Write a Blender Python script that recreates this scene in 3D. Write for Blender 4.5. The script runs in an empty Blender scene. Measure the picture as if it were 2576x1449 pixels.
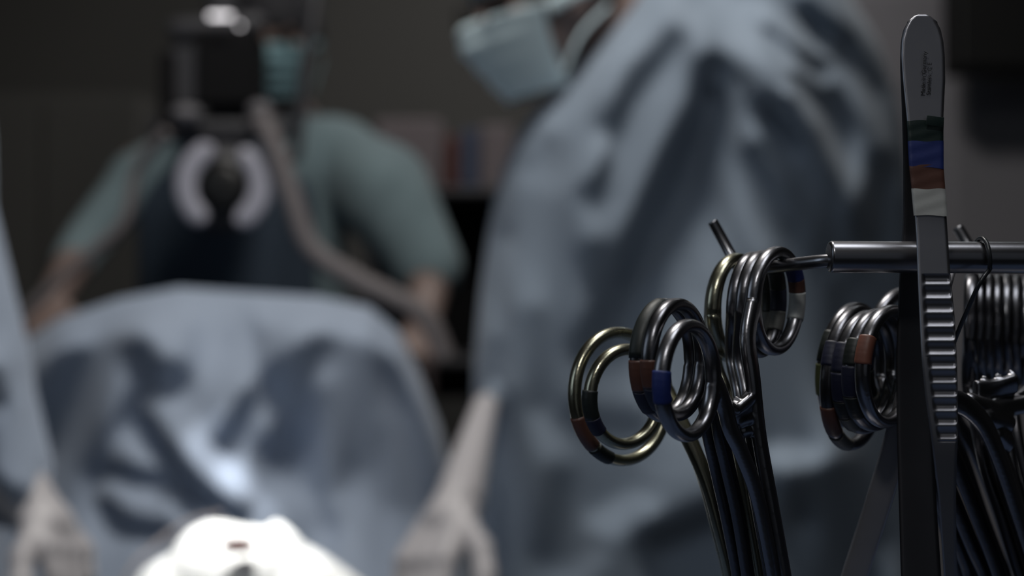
import bpy, bmesh, math, random
import numpy as np
from mathutils import Vector, Matrix

random.seed(7)
scn = bpy.context.scene
COL = scn.collection
W, H, FPX = 2576, 1449, 50 / 36 * 2576
CAMZ = 1.0

# ------------------------------------------------------------------ camera
cam_d = bpy.data.cameras.new('camera')
cam_d.lens = 50; cam_d.sensor_width = 36; cam_d.sensor_fit = 'HORIZONTAL'
cam_d.clip_start = 0.02; cam_d.clip_end = 50
cam_d.dof.use_dof = True
cam_d.dof.focus_distance = 0.352
cam_d.dof.aperture_fstop = 8.0
cam = bpy.data.objects.new('camera', cam_d)
cam.location = (0, 0, CAMZ); cam.rotation_euler = (math.pi / 2, 0, 0)
COL.objects.link(cam); scn.camera = cam

scn.view_settings.view_transform = 'Standard'
scn.view_settings.look = 'None'
scn.view_settings.gamma = 1
scn.view_settings.use_curve_mapping = False
scn.view_settings.exposure = 0.0

# ------------------------------------------------------------------ world and lights
world = bpy.data.worlds.new('world'); scn.world = world
world.use_nodes = True
world.node_tree.nodes['Background'].inputs[0].default_value = (0.35, 0.45, 0.65, 1)
world.node_tree.nodes['Background'].inputs[1].default_value = 0.02


def area_light(name, loc, target, size, power, color=(1, 1, 1), size_y=None, spread=180):
    l = bpy.data.lights.new(name, 'AREA')
    l.shape = 'RECTANGLE' if size_y else 'DISK'
    l.size = size
    if size_y: l.size_y = size_y
    l.energy = power; l.color = color; l.spread = math.radians(spread)
    o = bpy.data.objects.new(name, l); o.location = loc
    o.rotation_euler = (Vector(target) - Vector(loc)).to_track_quat('-Z', 'Y').to_euler()
    COL.objects.link(o); return o


def spot_light(name, loc, target, power, angle, blend=0.5, radius=0.1, color=(1, 1, 1)):
    l = bpy.data.lights.new(name, 'SPOT')
    l.energy = power; l.spot_size = math.radians(angle); l.spot_blend = blend
    l.shadow_soft_size = radius; l.color = color
    o = bpy.data.objects.new(name, l); o.location = loc
    o.rotation_euler = (Vector(target) - Vector(loc)).to_track_quat('-Z', 'Y').to_euler()
    COL.objects.link(o); return o


def P(px, py, D):
    return Vector(((px - W / 2) / FPX * D, D, CAMZ - (py - H / 2) / FPX * D))


area_light('ceiling_panel_key', (-0.1, 1.3, 2.74), (-0.05, 1.9, 0.8), 0.4, 26, (1.0, 0.96, 0.90), 0.5)
area_light('ceiling_panel_rear', (0.2, 4.0, 2.72), (-0.1, 4.6, 1.2), 1.4, 14, (1.0, 0.97, 0.95), 0.6)
area_light('fill_right', (0.9, 2.7, 2.72), (0.0, 3.0, 1.2), 0.4, 1.8, (0.9, 0.97, 1.0), 0.4)  # unseen fill added to brighten the shoulder in green scrubs
area_light('fill_table', (0.20, 0.26, 2.2), (0.12, 0.36, 1.0), 0.42, 4.2, (0.95, 0.97, 1.0), 0.42)  # added overhead fill, placed to put highlights on the ridged grip
area_light('fill_side', (-1.9, 0.2, 1.7), (0.1, 0.36, 1.0), 0.5, 2.6, (0.72, 0.85, 1.0), 1.0)  # added bluish fill from the left, no fixture there
spot_light('fill_instruments', (-0.32, -0.40, 1.95), (0.13, 0.35, 1.0), 12, 26, 0.6, 0.07, (1.0, 0.99, 0.97))  # added spot that brightens the tape bands, not a known source
area_light('fill_front', (0.3, -2.2, 1.5), (0.1, 0.36, 1.0), 2.6, 1.2, (0.80, 0.88, 1.0), 2.2)  # unseen dim panel added behind the camera for the steel to reflect
SITE = P(600, 1440, 1.42)
spot_light('surgical_lamp', (SITE.x + 0.05, SITE.y - 0.25, 2.3), SITE + Vector((0.0, 0.02, 0)), 300, 8.5, 0.7, 0.05, (1, 0.99, 0.97))
GL = P(575, 1195, 1.86)
spot_light('drape_glow_spot', (GL.x - 0.3, GL.y - 0.6, 2.3), GL, 420, 2.3, 0.9, 0.03, (1, 0.98, 0.96))  # added narrow spot that makes the bright patch on the drape


# ------------------------------------------------------------------ materials
def mat(name, color, rough=0.6, metal=0.0, noise=0.0, nscale=20, bump=0.0, bscale=200, spec=0.5, sheen=0.0,
        emit=None, estr=0, coat=0.0, color2=None, rvar=0.0, aniso=0.0):
    m = bpy.data.materials.new(name); m.use_nodes = True
    nt = m.node_tree; b = nt.nodes['Principled BSDF']
    b.inputs['Roughness'].default_value = rough
    b.inputs['Metallic'].default_value = metal
    b.inputs['Specular IOR Level'].default_value = spec
    b.inputs['Sheen Weight'].default_value = sheen
    b.inputs['Coat Weight'].default_value = coat
    tc = nt.nodes.new('ShaderNodeTexCoord')
    n = nt.nodes.new('ShaderNodeTexNoise'); n.inputs['Scale'].default_value = nscale
    n.inputs['Detail'].default_value = 5
    nt.links.new(tc.outputs['Object'], n.inputs['Vector'])
    mx = nt.nodes.new('ShaderNodeMix'); mx.data_type = 'RGBA'
    c2 = color2 or tuple(c * (1 - noise) for c in color)
    mx.inputs[6].default_value = (*color, 1); mx.inputs[7].default_value = (*c2, 1)
    nt.links.new(n.outputs['Fac'], mx.inputs[0])
    nt.links.new(mx.outputs[2], b.inputs['Base Color'])
    if rvar:
        mr = nt.nodes.new('ShaderNodeMapRange')
        mr.inputs['To Min'].default_value = rough - rvar; mr.inputs['To Max'].default_value = rough + rvar
        nt.links.new(n.outputs['Fac'], mr.inputs['Value']); nt.links.new(mr.outputs[0], b.inputs['Roughness'])
    if bump:
        n2 = nt.nodes.new('ShaderNodeTexNoise'); n2.inputs['Scale'].default_value = bscale
        nt.links.new(tc.outputs['Object'], n2.inputs['Vector'])
        bp = nt.nodes.new('ShaderNodeBump'); bp.inputs['Strength'].default_value = bump
        bp.inputs['Distance'].default_value = 0.001
        nt.links.new(n2.outputs['Fac'], bp.inputs['Height']); nt.links.new(bp.outputs[0], b.inputs['Normal'])
    if emit:
        b.inputs['Emission Color'].default_value = (*emit, 1); b.inputs['Emission Strength'].default_value = estr
    return m


M = dict(
    steel=mat('polished_steel', (0.27, 0.27, 0.29), 0.3, 1.0, 0.25, 60, 0.006, 900, rvar=0.05),
    dsteel=mat('dark_steel', (0.17, 0.17, 0.185), 0.3, 1.0, 0.3, 80, 0.006, 900, rvar=0.06),
    satin=mat('satin_steel', (0.34, 0.34, 0.37), 0.42, 1.0, 0.12, 120, 0.012, 2500, rvar=0.06),
    bsatin=mat('bright_satin_steel', (0.6, 0.58, 0.6), 0.45, 1.0, 0.3, 60, 0.012, 2500),
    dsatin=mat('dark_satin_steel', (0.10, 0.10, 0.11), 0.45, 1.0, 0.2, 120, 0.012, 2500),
    gold=mat('gilt_steel', (0.42, 0.41, 0.31), 0.28, 1.0, 0.3, 70, 0.01, 900, rvar=0.06),
    t_blue=mat('blue_tape', (0.010, 0.024, 0.15), 0.55, 0, 0.25, 300, 0.03, 1500),
    t_navy=mat('navy_tape', (0.006, 0.008, 0.03), 0.55, 0, 0.2, 300, 0.03, 1500),
    t_brown=mat('brown_tape', (0.10, 0.042, 0.030), 0.45, 0, 0.3, 300, 0.03, 1500),
    t_orange=mat('orange_tape', (0.20, 0.075, 0.05), 0.5, 0, 0.2, 300, 0.03, 1500),
    t_white=mat('white_tape', (0.42, 0.43, 0.42), 0.5, 0, 0.12, 300, 0.03, 1500),
    t_grey=mat('grey_tape', (0.13, 0.13, 0.12), 0.55, 0, 0.2, 300, 0.03, 1500),
    t_black=mat('black_tape', (0.006, 0.010, 0.009), 0.5, 0, 0.2, 300, 0.03, 1500),
    t_green=mat('green_tape', (0.004, 0.016, 0.014), 0.45, 0, 0.2, 300, 0.03, 1500),
    t_olive=mat('olive_tape', (0.07, 0.08, 0.03), 0.5, 0, 0.2, 300, 0.03, 1500),
    engrave=mat('engraved_mark', (0.008, 0.008, 0.009), 0.8),
    cable=mat('black_cable', (0.015, 0.017, 0.02), 0.35, 0, 0.1, 100),
    gown=mat('blue_grey_gown', (0.27, 0.33, 0.41), 0.75, 0, 0.08, 6, 0.3, 700, 0.3, 0.15),
    drape=mat('blue_grey_drape', (0.37, 0.44, 0.56), 0.7, 0, 0.08, 6, 0.3, 700, 0.3, 0.15),
    cover=mat('navy_table_cover', (0.05, 0.08, 0.15), 0.8, 0, 0.08, 6, 0.3, 700),
    white=mat('white_gauze', (0.80, 0.81, 0.80), 0.8, 0, 0.05, 12, 0.4, 500),
    wound=mat('wound_red', (0.10, 0.02, 0.015), 0.35, 0, 0.3, 60),
    glove=mat('latex_glove', (0.52, 0.50, 0.52), 0.45, 0, 0.06, 15, 0.1, 300),
    scrubs=mat('green_scrubs', (0.19, 0.26, 0.285), 0.85, 0, 0.1, 6, 0.3, 600, 0.3, 0.1),
    dscrubs=mat('navy_scrubs', (0.05, 0.07, 0.10), 0.85, 0, 0.1, 6, 0.3, 600, 0.3),
    skin=mat('skin', (0.25, 0.18, 0.16), 0.5, 0, 0.1, 30),
    mask=mat('pale_blue_mask', (0.62, 0.76, 0.81), 0.75, 0, 0.06, 20, 0.3, 500),
    mask2=mat('teal_mask', (0.19, 0.32, 0.36), 0.8, 0, 0.08, 20, 0.3, 500),
    cap=mat('blue_cap', (0.30, 0.42, 0.52), 0.8, 0, 0.08, 20, 0.3, 500),
    dcap=mat('dark_cap', (0.02, 0.02, 0.025), 0.8, 0, 0.1, 20),
    black=mat('black_plastic', (0.005, 0.005, 0.006), 0.7, 0, 0.1, 30, spec=0.15),
    dgrey=mat('dark_grey_plastic', (0.045, 0.045, 0.052), 0.5, 0, 0.1, 30),
    mgrey=mat('mid_grey_plastic', (0.16, 0.155, 0.17), 0.5, 0, 0.1, 30),
    ring=mat('white_ring', (0.46, 0.46, 0.54), 0.45, 0, 0.05, 30),
    lens=mat('black_lens', (0.01, 0.01, 0.01), 0.4, 0, 0, 30, coat=0.0),
    tubing=mat('grey_tubing', (0.20, 0.18, 0.185), 0.6, 0, 0.15, 30),
    highlight=mat('glowing_highlight', (0.8, 0.8, 0.8), 0.5, emit=(1.0, 0.96, 1.0), estr=1.8),  # emission stands in for a reflected highlight
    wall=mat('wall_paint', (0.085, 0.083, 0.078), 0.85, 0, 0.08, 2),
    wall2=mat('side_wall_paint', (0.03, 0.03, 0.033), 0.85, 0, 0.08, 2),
    floor=mat('floor_vinyl', (0.05, 0.055, 0.06), 0.5, 0, 0.15, 4),
    cabinet=mat('grey_cabinet', (0.22, 0.215, 0.235), 0.6, 0, 0.08, 3),
    pale=mat('pale_cabinet', (0.26, 0.25, 0.27), 0.6, 0, 0.08, 3),
    box_red=mat('red_box', (0.12, 0.04, 0.035), 0.7), box_blue=mat('blue_box', (0.06, 0.075, 0.13), 0.7),
    box_pink=mat('pinkish_box', (0.19, 0.16, 0.17), 0.7),
)


# ------------------------------------------------------------------ object helpers
def tag(o, label=None, cat=None, group=None, kind=None):
    if label: o['label'] = label
    if cat: o['category'] = cat
    if group: o['group'] = group
    if kind: o['kind'] = kind
    return o


def empty(name, loc, label, cat, group=None):
    o = bpy.data.objects.new(name, None); o.location = loc; o.empty_display_size = 0.05
    COL.objects.link(o); return tag(o, label, cat, group)


def inv_parent(o, parent):
    """parent keeping world geometry; parents here are only translated"""
    o.parent = parent
    loc = Vector((0, 0, 0)); p = parent
    while p is not None:
        loc += Vector(p.location); p = p.parent
    o.location = -loc


def link(name, verts, faces, m, parent=None, smooth=True):
    me = bpy.data.meshes.new(name)
    me.from_pydata([tuple(v) for v in verts], [], faces)
    bm = bmesh.new(); bm.from_mesh(me)
    bmesh.ops.recalc_face_normals(bm, faces=bm.faces)
    bm.to_mesh(me); bm.free()
    if smooth: me.polygons.foreach_set('use_smooth', [True] * len(me.polygons))
    me.materials.append(m)
    o = bpy.data.objects.new(name, me); COL.objects.link(o)
    if parent: inv_parent(o, parent)
    return o


def rebase(o, loc):
    """move a top-level mesh's origin to loc without moving it"""
    loc = Vector(loc); o.data.transform(Matrix.Translation(-loc)); o.location = loc; return o


def catmull(pts, n=12):
    out = []
    pts = [Vector(p) for p in pts]
    q = [pts[0] * 2 - pts[1]] + pts + [pts[-1] * 2 - pts[-2]]
    for i in range(1, len(q) - 2):
        for k in range(n):
            t = k / n
            a, b, c, d = q[i - 1], q[i], q[i + 1], q[i + 2]
            out.append(0.5 * ((2 * b) + (c - a) * t + (2 * a - 5 * b + 4 * c - d) * t * t + (3 * b - a - 3 * c + d) * t ** 3))
    out.append(pts[-1]); return out


def sweep(path, rad, up, seg=16, power=2.0, cap=True, closed=False):
    """rad: (a,b) or list; a = half width across the plane, b = half thickness along up. Returns verts, faces."""
    V, F = [], []; n = len(path)
    for i, p in enumerate(path):
        t = (path[min(i + 1, n - 1)] - path[max(i - 1, 0)])
        if closed: t = path[(i + 1) % n] - path[i - 1]
        t.normalize()
        u = up[i] if isinstance(up, list) else up
        s = t.cross(u).normalized(); w = s.cross(t).normalized()
        a, b = rad[i] if isinstance(rad, list) else rad
        for k in range(seg):
            th = 2 * math.pi * k / seg
            c, d = math.cos(th), math.sin(th)
            c = math.copysign(abs(c) ** (2 / power), c); d = math.copysign(abs(d) ** (2 / power), d)
            V.append(p + s * (a * c) + w * (b * d))
    m = n if closed else n - 1
    for i in range(m):
        for k in range(seg):
            a0 = i * seg + k; a1 = i * seg + (k + 1) % seg
            j = (i + 1) % n
            F.append((a0, a1, j * seg + (k + 1) % seg, j * seg + k))
    if cap and not closed:
        # rounded caps
        for end, i0 in ((0, 0), (1, (n - 1) * seg)):
            c = sum((V[i0 + k] for k in range(seg)), Vector()) / seg
            ci = len(V); V.append(c)
            for k in range(seg): F.append((i0 + k, i0 + (k + 1) % seg, ci))
    return V, F


def merge(parts):
    V, F = [], []
    for v, f in parts:
        o = len(V); V += list(v); F += [tuple(i + o for i in q) for q in f]
    return V, F


def box(c, s, rot=None, bev=0.0):
    bm = bmesh.new(); bmesh.ops.create_cube(bm, size=1)
    for v in bm.verts: v.co = Vector((v.co.x * s[0], v.co.y * s[1], v.co.z * s[2]))
    if bev: bmesh.ops.bevel(bm, geom=list(bm.edges), offset=bev, segments=3, affect='EDGES', profile=0.5)
    V = [(rot @ v.co if rot else v.co.copy()) + Vector(c) for v in bm.verts]
    bm.verts.index_update(); F = [tuple(v.index for v in f.verts) for f in bm.faces]
    bm.free(); return V, F


def ellipsoid(c, r, rot=None, nu=28, nv=18):
    V, F = [], []
    c = Vector(c)
    for j in range(nv + 1):
        ph = -math.pi / 2 + math.pi * j / nv
        for i in range(nu):
            th = 2 * math.pi * i / nu
            v = Vector((r[0] * math.cos(ph) * math.cos(th), r[1] * math.cos(ph) * math.sin(th), r[2] * math.sin(ph)))
            V.append((rot @ v if rot else v) + c)
    for j in range(nv):
        for i in range(nu):
            F.append((j * nu + i, j * nu + (i + 1) % nu, (j + 1) * nu + (i + 1) % nu, (j + 1) * nu + i))
    return V, F


def capsule(p0, p1, r0, r1, seg=20):
    p0, p1 = Vector(p0), Vector(p1); t = (p1 - p0); L = t.length; t.normalize()
    up = Vector((0, 0, 1)) if abs(t.z) < 0.9 else Vector((1, 0, 0))
    path, rad = [], []
    for k in range(7):
        a = math.pi / 2 * k / 6; path.append(p0 - t * r0 * math.cos(a)); rad.append((max(r0 * math.sin(a), 1e-4),) * 2)
    for k in range(1, 7):
        path.append(p0.lerp(p1, k / 7)); r = r0 + (r1 - r0) * k / 7; rad.append((r, r))
    for k in range(7):
        a = math.pi / 2 * k / 6; path.append(p1 + t * r1 * math.sin(a)); rad.append((max(r1 * math.cos(a), 1e-4),) * 2)
    return sweep(path, rad, up, seg)


def fuse(name, prims, voxel, m, parent=None, smooth=6, fn=None):
    """one continuous skin over overlapping primitives"""
    V, F = merge(prims)
    o = link(name + '_tmp', V, F, m)
    md = o.modifiers.new('r', 'REMESH'); md.mode = 'VOXEL'; md.voxel_size = voxel; md.use_smooth_shade = True
    if smooth:
        s = o.modifiers.new('s', 'SMOOTH'); s.iterations = smooth; s.factor = 0.5
    dg = bpy.context.evaluated_depsgraph_get(); dg.update()
    me = bpy.data.meshes.new_from_object(o.evaluated_get(dg))
    old = o.data; bpy.data.objects.remove(o); bpy.data.meshes.remove(old)
    me.name = name
    if fn:
        n = len(me.vertices); co = np.zeros(n * 3); me.vertices.foreach_get('co', co); co = co.reshape(-1, 3)
        nr = np.zeros(n * 3); me.vertices.foreach_get('normal', nr); nr = nr.reshape(-1, 3)
        co = fn(co, nr); me.vertices.foreach_set('co', co.ravel()); me.update()
    me.polygons.foreach_set('use_smooth', [True] * len(me.polygons))
    me.materials.clear(); me.materials.append(m)
    o = bpy.data.objects.new(name, me); COL.objects.link(o)
    if parent: inv_parent(o, parent)
    return o


# ------------------------------------------------------------------ creases in cloth
class Creases:
    """Relief of a cloth: a list of soft strokes, each a facet leaning up (towards the lamps) or down."""
    X0, Y0, ST = -600, -500, 8
    NX, NY = 470, 320

    def __init__(self, strokes, D, gain=1.3, lx=-0.25, lz=0.75, eps=0.06):
        xs = self.X0 + self.ST * np.arange(self.NX); ys = self.Y0 + self.ST * np.arange(self.NY)
        gx, gy = np.meshgrid(xs, ys)
        T = np.zeros_like(gx, dtype=float)
        for pts, w, val in strokes:
            d = np.full(gx.shape, 1e9)
            if len(pts) == 1: pts = [pts[0], (pts[0][0] + 1, pts[0][1])]
            for (x0, y0), (x1, y1) in zip(pts[:-1], pts[1:]):
                dx, dy = x1 - x0, y1 - y0; L2 = dx * dx + dy * dy + 1e-9
                t = np.clip(((gx - x0) * dx + (gy - y0) * dy) / L2, 0, 1)
                d = np.minimum(d, np.hypot(gx - x0 - t * dx, gy - y0 - t * dy))
            a = np.exp(-(d / w) ** 2.4)
            T = T * (1 - a) + val * a
        px = self.ST * D / FPX
        kx = np.fft.fftfreq(self.NX, px) * 2 * np.pi; kz = np.fft.fftfreq(self.NY, px) * 2 * np.pi
        KX, KZ = np.meshgrid(kx, kz)
        g = 1j * (lx * KX - lz * KZ)           # image y runs downwards
        K2 = KX ** 2 + KZ ** 2
        Hh = np.conj(g) * np.fft.fft2(T * gain * lz) / (np.abs(g) ** 2 + eps * K2 + 9.0)
        self.h = np.real(np.fft.ifft2(Hh))      # extra depth, metres

    def at(self, co):
        co = np.asarray(co); D = np.maximum(co[:, 1], 0.1)
        u = (co[:, 0] / D * FPX + W / 2 - self.X0) / self.ST
        v = (H / 2 - (co[:, 2] - CAMZ) / D * FPX - self.Y0) / self.ST
        u = np.clip(u, 0, self.NX - 1.001); v = np.clip(v, 0, self.NY - 1.001)
        i = u.astype(int); j = v.astype(int); fu = u - i; fv = v - j; h = self.h
        return h[j, i] * (1 - fu) * (1 - fv) + h[j, i + 1] * fu * (1 - fv) + h[j + 1, i] * (1 - fu) * fv + h[j + 1, i + 1] * fu * fv


def interp(x, pts):
    xs = [p[0] for p in pts]; ys = [p[1] for p in pts]
    return float(np.interp(x, xs, ys))


def smooth_table(pts, ys):
    """Catmull interpolation of silhouette tables"""
    path = catmull([Vector((p[0], p[1], p[2])) for p in pts], 16)
    a = np.array([[q.x, q.y, q.z] for q in path])
    return np.interp(ys, a[:, 0], a[:, 1]), np.interp(ys, a[:, 0], a[:, 2])


# ------------------------------------------------------------------ the room
def struct(name, parts, m):
    o = link(name, *parts, m, smooth=False); o['kind'] = 'structure'; return o


struct('floor', box((0, 1.3, -0.05), (6.4, 8.4, 0.1)), M['floor'])
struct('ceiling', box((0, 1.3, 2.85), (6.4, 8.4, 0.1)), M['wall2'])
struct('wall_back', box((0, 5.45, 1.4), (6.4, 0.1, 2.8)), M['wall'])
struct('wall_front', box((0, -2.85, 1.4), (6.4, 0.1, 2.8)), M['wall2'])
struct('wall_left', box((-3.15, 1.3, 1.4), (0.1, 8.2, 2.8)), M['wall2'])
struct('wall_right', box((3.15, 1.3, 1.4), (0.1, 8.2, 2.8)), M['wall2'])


def prect(x0, y0, x1, y1, D, dep):
    a = P(x0, y0, D); b = P(x1, y1, D)
    return box(((a.x + b.x) / 2, D + dep / 2, (a.z + b.z) / 2), (abs(b.x - a.x), dep, abs(a.z - b.z)), bev=0.006)


def cabinet(x0, x1, ytop, D, dep, m, label, name='storage_cabinet', cat='cabinet', zbot=0.0):
    a = P(x0, ytop, D); b = P(x1, ytop, D)
    t = empty(name, ((a.x + b.x) / 2, D + dep / 2, zbot), label, cat)
    z1 = a.z
    link('body', *box(((a.x + b.x) / 2, D + dep / 2, (z1 + zbot) / 2), (b.x - a.x, dep, z1 - zbot), bev=0.008), m, t, False)
    wdt = (b.x - a.x) / 2
    for k in range(2):
        cx = a.x + wdt * (k + .5)
        d = link('door', *box((cx, D - 0.009, (z1 + zbot) / 2), (wdt - 0.012, 0.016, z1 - zbot - 0.06), bev=0.004), m, t, False)
        hx = a.x + wdt + (-0.04 if k == 0 else 0.04)
        link('handle', *capsule((hx, D - 0.03, (z1 + zbot) / 2 - .08), (hx, D - 0.03, (z1 + zbot) / 2 + .08), .006, .006), M['mgrey'], d)
    return t


cabinet(-140, 355, 235, 4.55, 0.5, M['wall'], 'dark storage cabinet standing against the back wall behind the gowned arm')
cabinet(2390, 2860, 170, 3.6, 0.55, M['cabinet'], 'plain grey cabinet behind the tall tissue forceps')
# pale wall unit glimpsed between gown and forceps
wu = empty('wall_unit', P(2220, 300, 4.3), 'pale grey wall unit behind the shoulder of the large blue gown', 'cabinet')
link('body', *prect(1950, -420, 2385, 235, 4.3, 0.4), M['pale'], wu, False)
link('door', *prect(1960, -20, 2375, 228, 4.285, 0.014), M['pale'], wu, False)
# black monitor top right
mo = empty('monitor', P(2520, 150, 3.3), 'large black monitor hanging above the grey cabinet', 'monitor')
link('housing', *prect(2400, -420, 2900, 182, 3.3, 0.09), M['black'], mo, False)
link('screen', *prect(2412, -405, 2888, 168, 3.293, 0.006), M['lens'], mo, False)
link('mount', *capsule(P(2650, -300, 3.42), (P(2650, -300, 3.42).x, 3.42, 2.79), .03, .03), M['dgrey'], mo)

# supply trolley with boxes between the people
tr = empty('supply_trolley', (P(1090, 600, 4.0).x, 4.2, 0), 'dark supply trolley between the green scrubs and the large gown', 'trolley')
link('upper_shelf', *prect(930, 470, 1300, 490, 3.95, 0.45), M['dgrey'], tr, False)
link('lower_shelf', *prect(930, 900, 1300, 920, 3.95, 0.45), M['dgrey'], tr, False)
link('back_panel', *prect(930, 455, 1300, 1000, 4.38, 0.02), M['black'], tr, False)
for sx in (930, 1292):
    for dy in (3.96, 4.36):
        a = P(sx, 480, 3.95)
        link('post', *capsule((a.x, dy, 0.02), (a.x, dy, a.z), .013, .013), M['dgrey'], tr)
for (x0, y0, x1, y1, m, lb) in ((945, 300, 1110, 470, 'box_pink', 'pinkish grey carton on the trolley, nearest the green scrubs'),
                                (1120, 340, 1150, 470, 'box_red', 'narrow dark red carton on the trolley'),
                                (1160, 325, 1205, 470, 'box_blue', 'small dark blue carton on the trolley'),
                                (1210, 315, 1290, 470, 'box_pink', 'pinkish grey carton on the trolley, nearest the large gown')):
    o = link('carton', *prect(x0, y0, x1, y1, 4.05, 0.2), M[m], None, False)
    rebase(o, P((x0 + x1) / 2, y1, 4.15)); tag(o, lb, 'carton', 'cartons on the trolley')


# ------------------------------------------------------------------ heads
def head_frame(origin, forward, up):
    f = Vector(forward).normalized(); u = Vector(up); l = u.cross(f).normalized(); u = f.cross(l).normalized()
    R = Matrix((f, l, u)).transposed()        # columns: x forward, y left, z up
    return lambda p: R @ Vector(p) + Vector(origin), R


def make_head(root, origin, forward, up, mask_m, cap_m, extra=(), hair_m=None, glasses=True):
    """origin: centre of the head; height about 0.23"""
    T, R = head_frame(origin, forward, up)
    tr_ = lambda vf: ([T(v) for v in vf[0]], vf[1])
    prims = [ellipsoid((-0.01, 0, 0.03), (0.096, 0.076, 0.088)), ellipsoid((0.025, 0, -0.045), (0.062, 0.056, 0.07)),
             ellipsoid((0.045, 0, -0.088), (0.030, 0.028, 0.024)), ellipsoid((0.055, 0, 0.018), (0.034, 0.058, 0.014)),
             capsule((0.082, 0, 0.005), (0.102, 0, -0.032), 0.009, 0.014), ellipsoid((0.086, 0, -0.036), (0.014, 0.019, 0.010)),
             ellipsoid((0.080, 0, -0.062), (0.012, 0.024, 0.005)), ellipsoid((0.079, 0, -0.072), (0.012, 0.021, 0.006))]
    for s in (-1, 1):
        prims += [ellipsoid((-0.005, s * 0.077, -0.012), (0.018, 0.008, 0.031)), ellipsoid((0.056, s * 0.042, -0.025), (0.026, 0.022, 0.024))]
    prims = [tr_(p) for p in prims] + list(extra)
    body = fuse('body', prims, 0.0055, M['skin'], root, 4)
    for s in (-1, 1):
        link('eye', *tr_(ellipsoid((0.074, s * 0.031, 0.0), (0.013, 0.014, 0.009))), M['black'], root)
    # mask: pleated shell bulging over nose, mouth and chin
    V, F = [], []; nu, nv = 36, 26
    for layer in (0, 1):
        for j in range(nv + 1):
            v = j / nv
            z = -0.012 - 0.105 * v
            for i in range(nu + 1):
                a = (i / nu - .5) * 2
                ang = a * 1.45
                r = 0.078 - 0.012 * v - 0.004 * layer
                fx = 0.028 + 0.088 * math.cos(ang) * (1 - 0.28 * abs(v - .35) ** 1.5) - (0.020 * v * v)
                bulge = 0.016 * math.exp(-(a * 3) ** 2) * math.exp(-((v - 0.2) * 3) ** 2)
                fx += bulge + 0.0022 * math.sin(v * 26) * (1 - a * a)
                V.append(T((fx - 0.003 * layer, r * math.sin(ang) * (1 - 0.22 * v), z)))
    n1 = (nu + 1) * (nv + 1)
    for layer in (0, 1):
        for j in range(nv):
            for i in range(nu):
                q = layer * n1 + j * (nu + 1) + i
                F.append((q, q + 1, q + nu + 2, q + nu + 1))
    for j in range(nv):
        for i in (0, nu):
            q = j * (nu + 1) + i; F.append((q, q + nu + 1, q + nu + 1 + n1, q + n1))
    for i in range(nu):
        for j in (0, nv):
            q = j * (nu + 1) + i; F.append((q, q + 1, q + 1 + n1, q + n1))
    mk = link('face_mask', V, F, mask_m, root)
    for s in (-1, 1):
        for zz in (-0.02, -0.105):
            pth = catmull([T((0.035, s * 0.078, zz)), T((0.0, s * 0.084, zz * .6 + 0.002)), T((-0.05, s * 0.078, zz * .4 + .01))], 8)
            link('tie', *sweep(pth, (0.009 if zz > -.05 else 0.003, 0.0012), T((0, s, 0)) - T((0, 0, 0)), 8), mask_m, mk)
    # cap
    V, F = [], []; nu, nv = 40, 20
    for layer in (0, 1):
        for j in range(nv + 1):
            ph = math.pi / 2 * (1 - j / nv * 1.12)
            for i in range(nu):
                th = 2 * math.pi * i / nu
                wob = 1 + 0.02 * math.sin(9 * th) * j / nv
                r0 = (0.106 - .003 * layer, 0.086 - .003 * layer, 0.098 - .003 * layer)
                V.append(T((-0.013 + r0[0] * math.cos(ph) * math.cos(th) * wob, r0[1] * math.cos(ph) * math.sin(th) * wob,
                            0.038 + r0[2] * math.sin(ph) - 0.02 * (j / nv) ** 2 * (1 - math.cos(th)) / 2 * 2)))
    n1 = nu * (nv + 1)
    for layer in (0, 1):
        for j in range(nv):
            for i in range(nu):
                q = layer * n1 + j * nu
                F.append((q + i, q + (i + 1) % nu, q + nu + (i + 1) % nu, q + nu + i))
    q = nv * nu
    for i in range(nu): F.append((q + i, q + (i + 1) % nu, q + (i + 1) % nu + n1, q + i + n1))
    link('surgical_cap', V, F, cap_m, root)
    if glasses:
        parts = []
        for s in (-1, 1):
            c = [T((0.104, s * 0.032 + 0.025 * math.cos(t), 0.0 + 0.017 * math.sin(t))) for t in np.linspace(0, 2 * math.pi, 25)[:-1]]
            parts.append(sweep(c, (0.002, 0.002), (R @ Vector((1, 0, 0))), 8, closed=True))
            parts.append(sweep([T((0.102, s * 0.057, 0.004)), T((0.04, s * 0.08, 0.004)), T((-0.01, s * 0.082, 0.0))], (0.0018, 0.0018), R @ Vector((0, 0, 1)), 8))
        parts.append(sweep([T((0.106, -0.008, 0.004)), T((0.108, 0, 0.006)), T((0.106, 0.008, 0.004))], (0.0018, 0.0018), R @ Vector((0, 0, 1)), 8))
        link('glasses', *merge(parts), M['black'], root)
    return T, R


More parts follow.
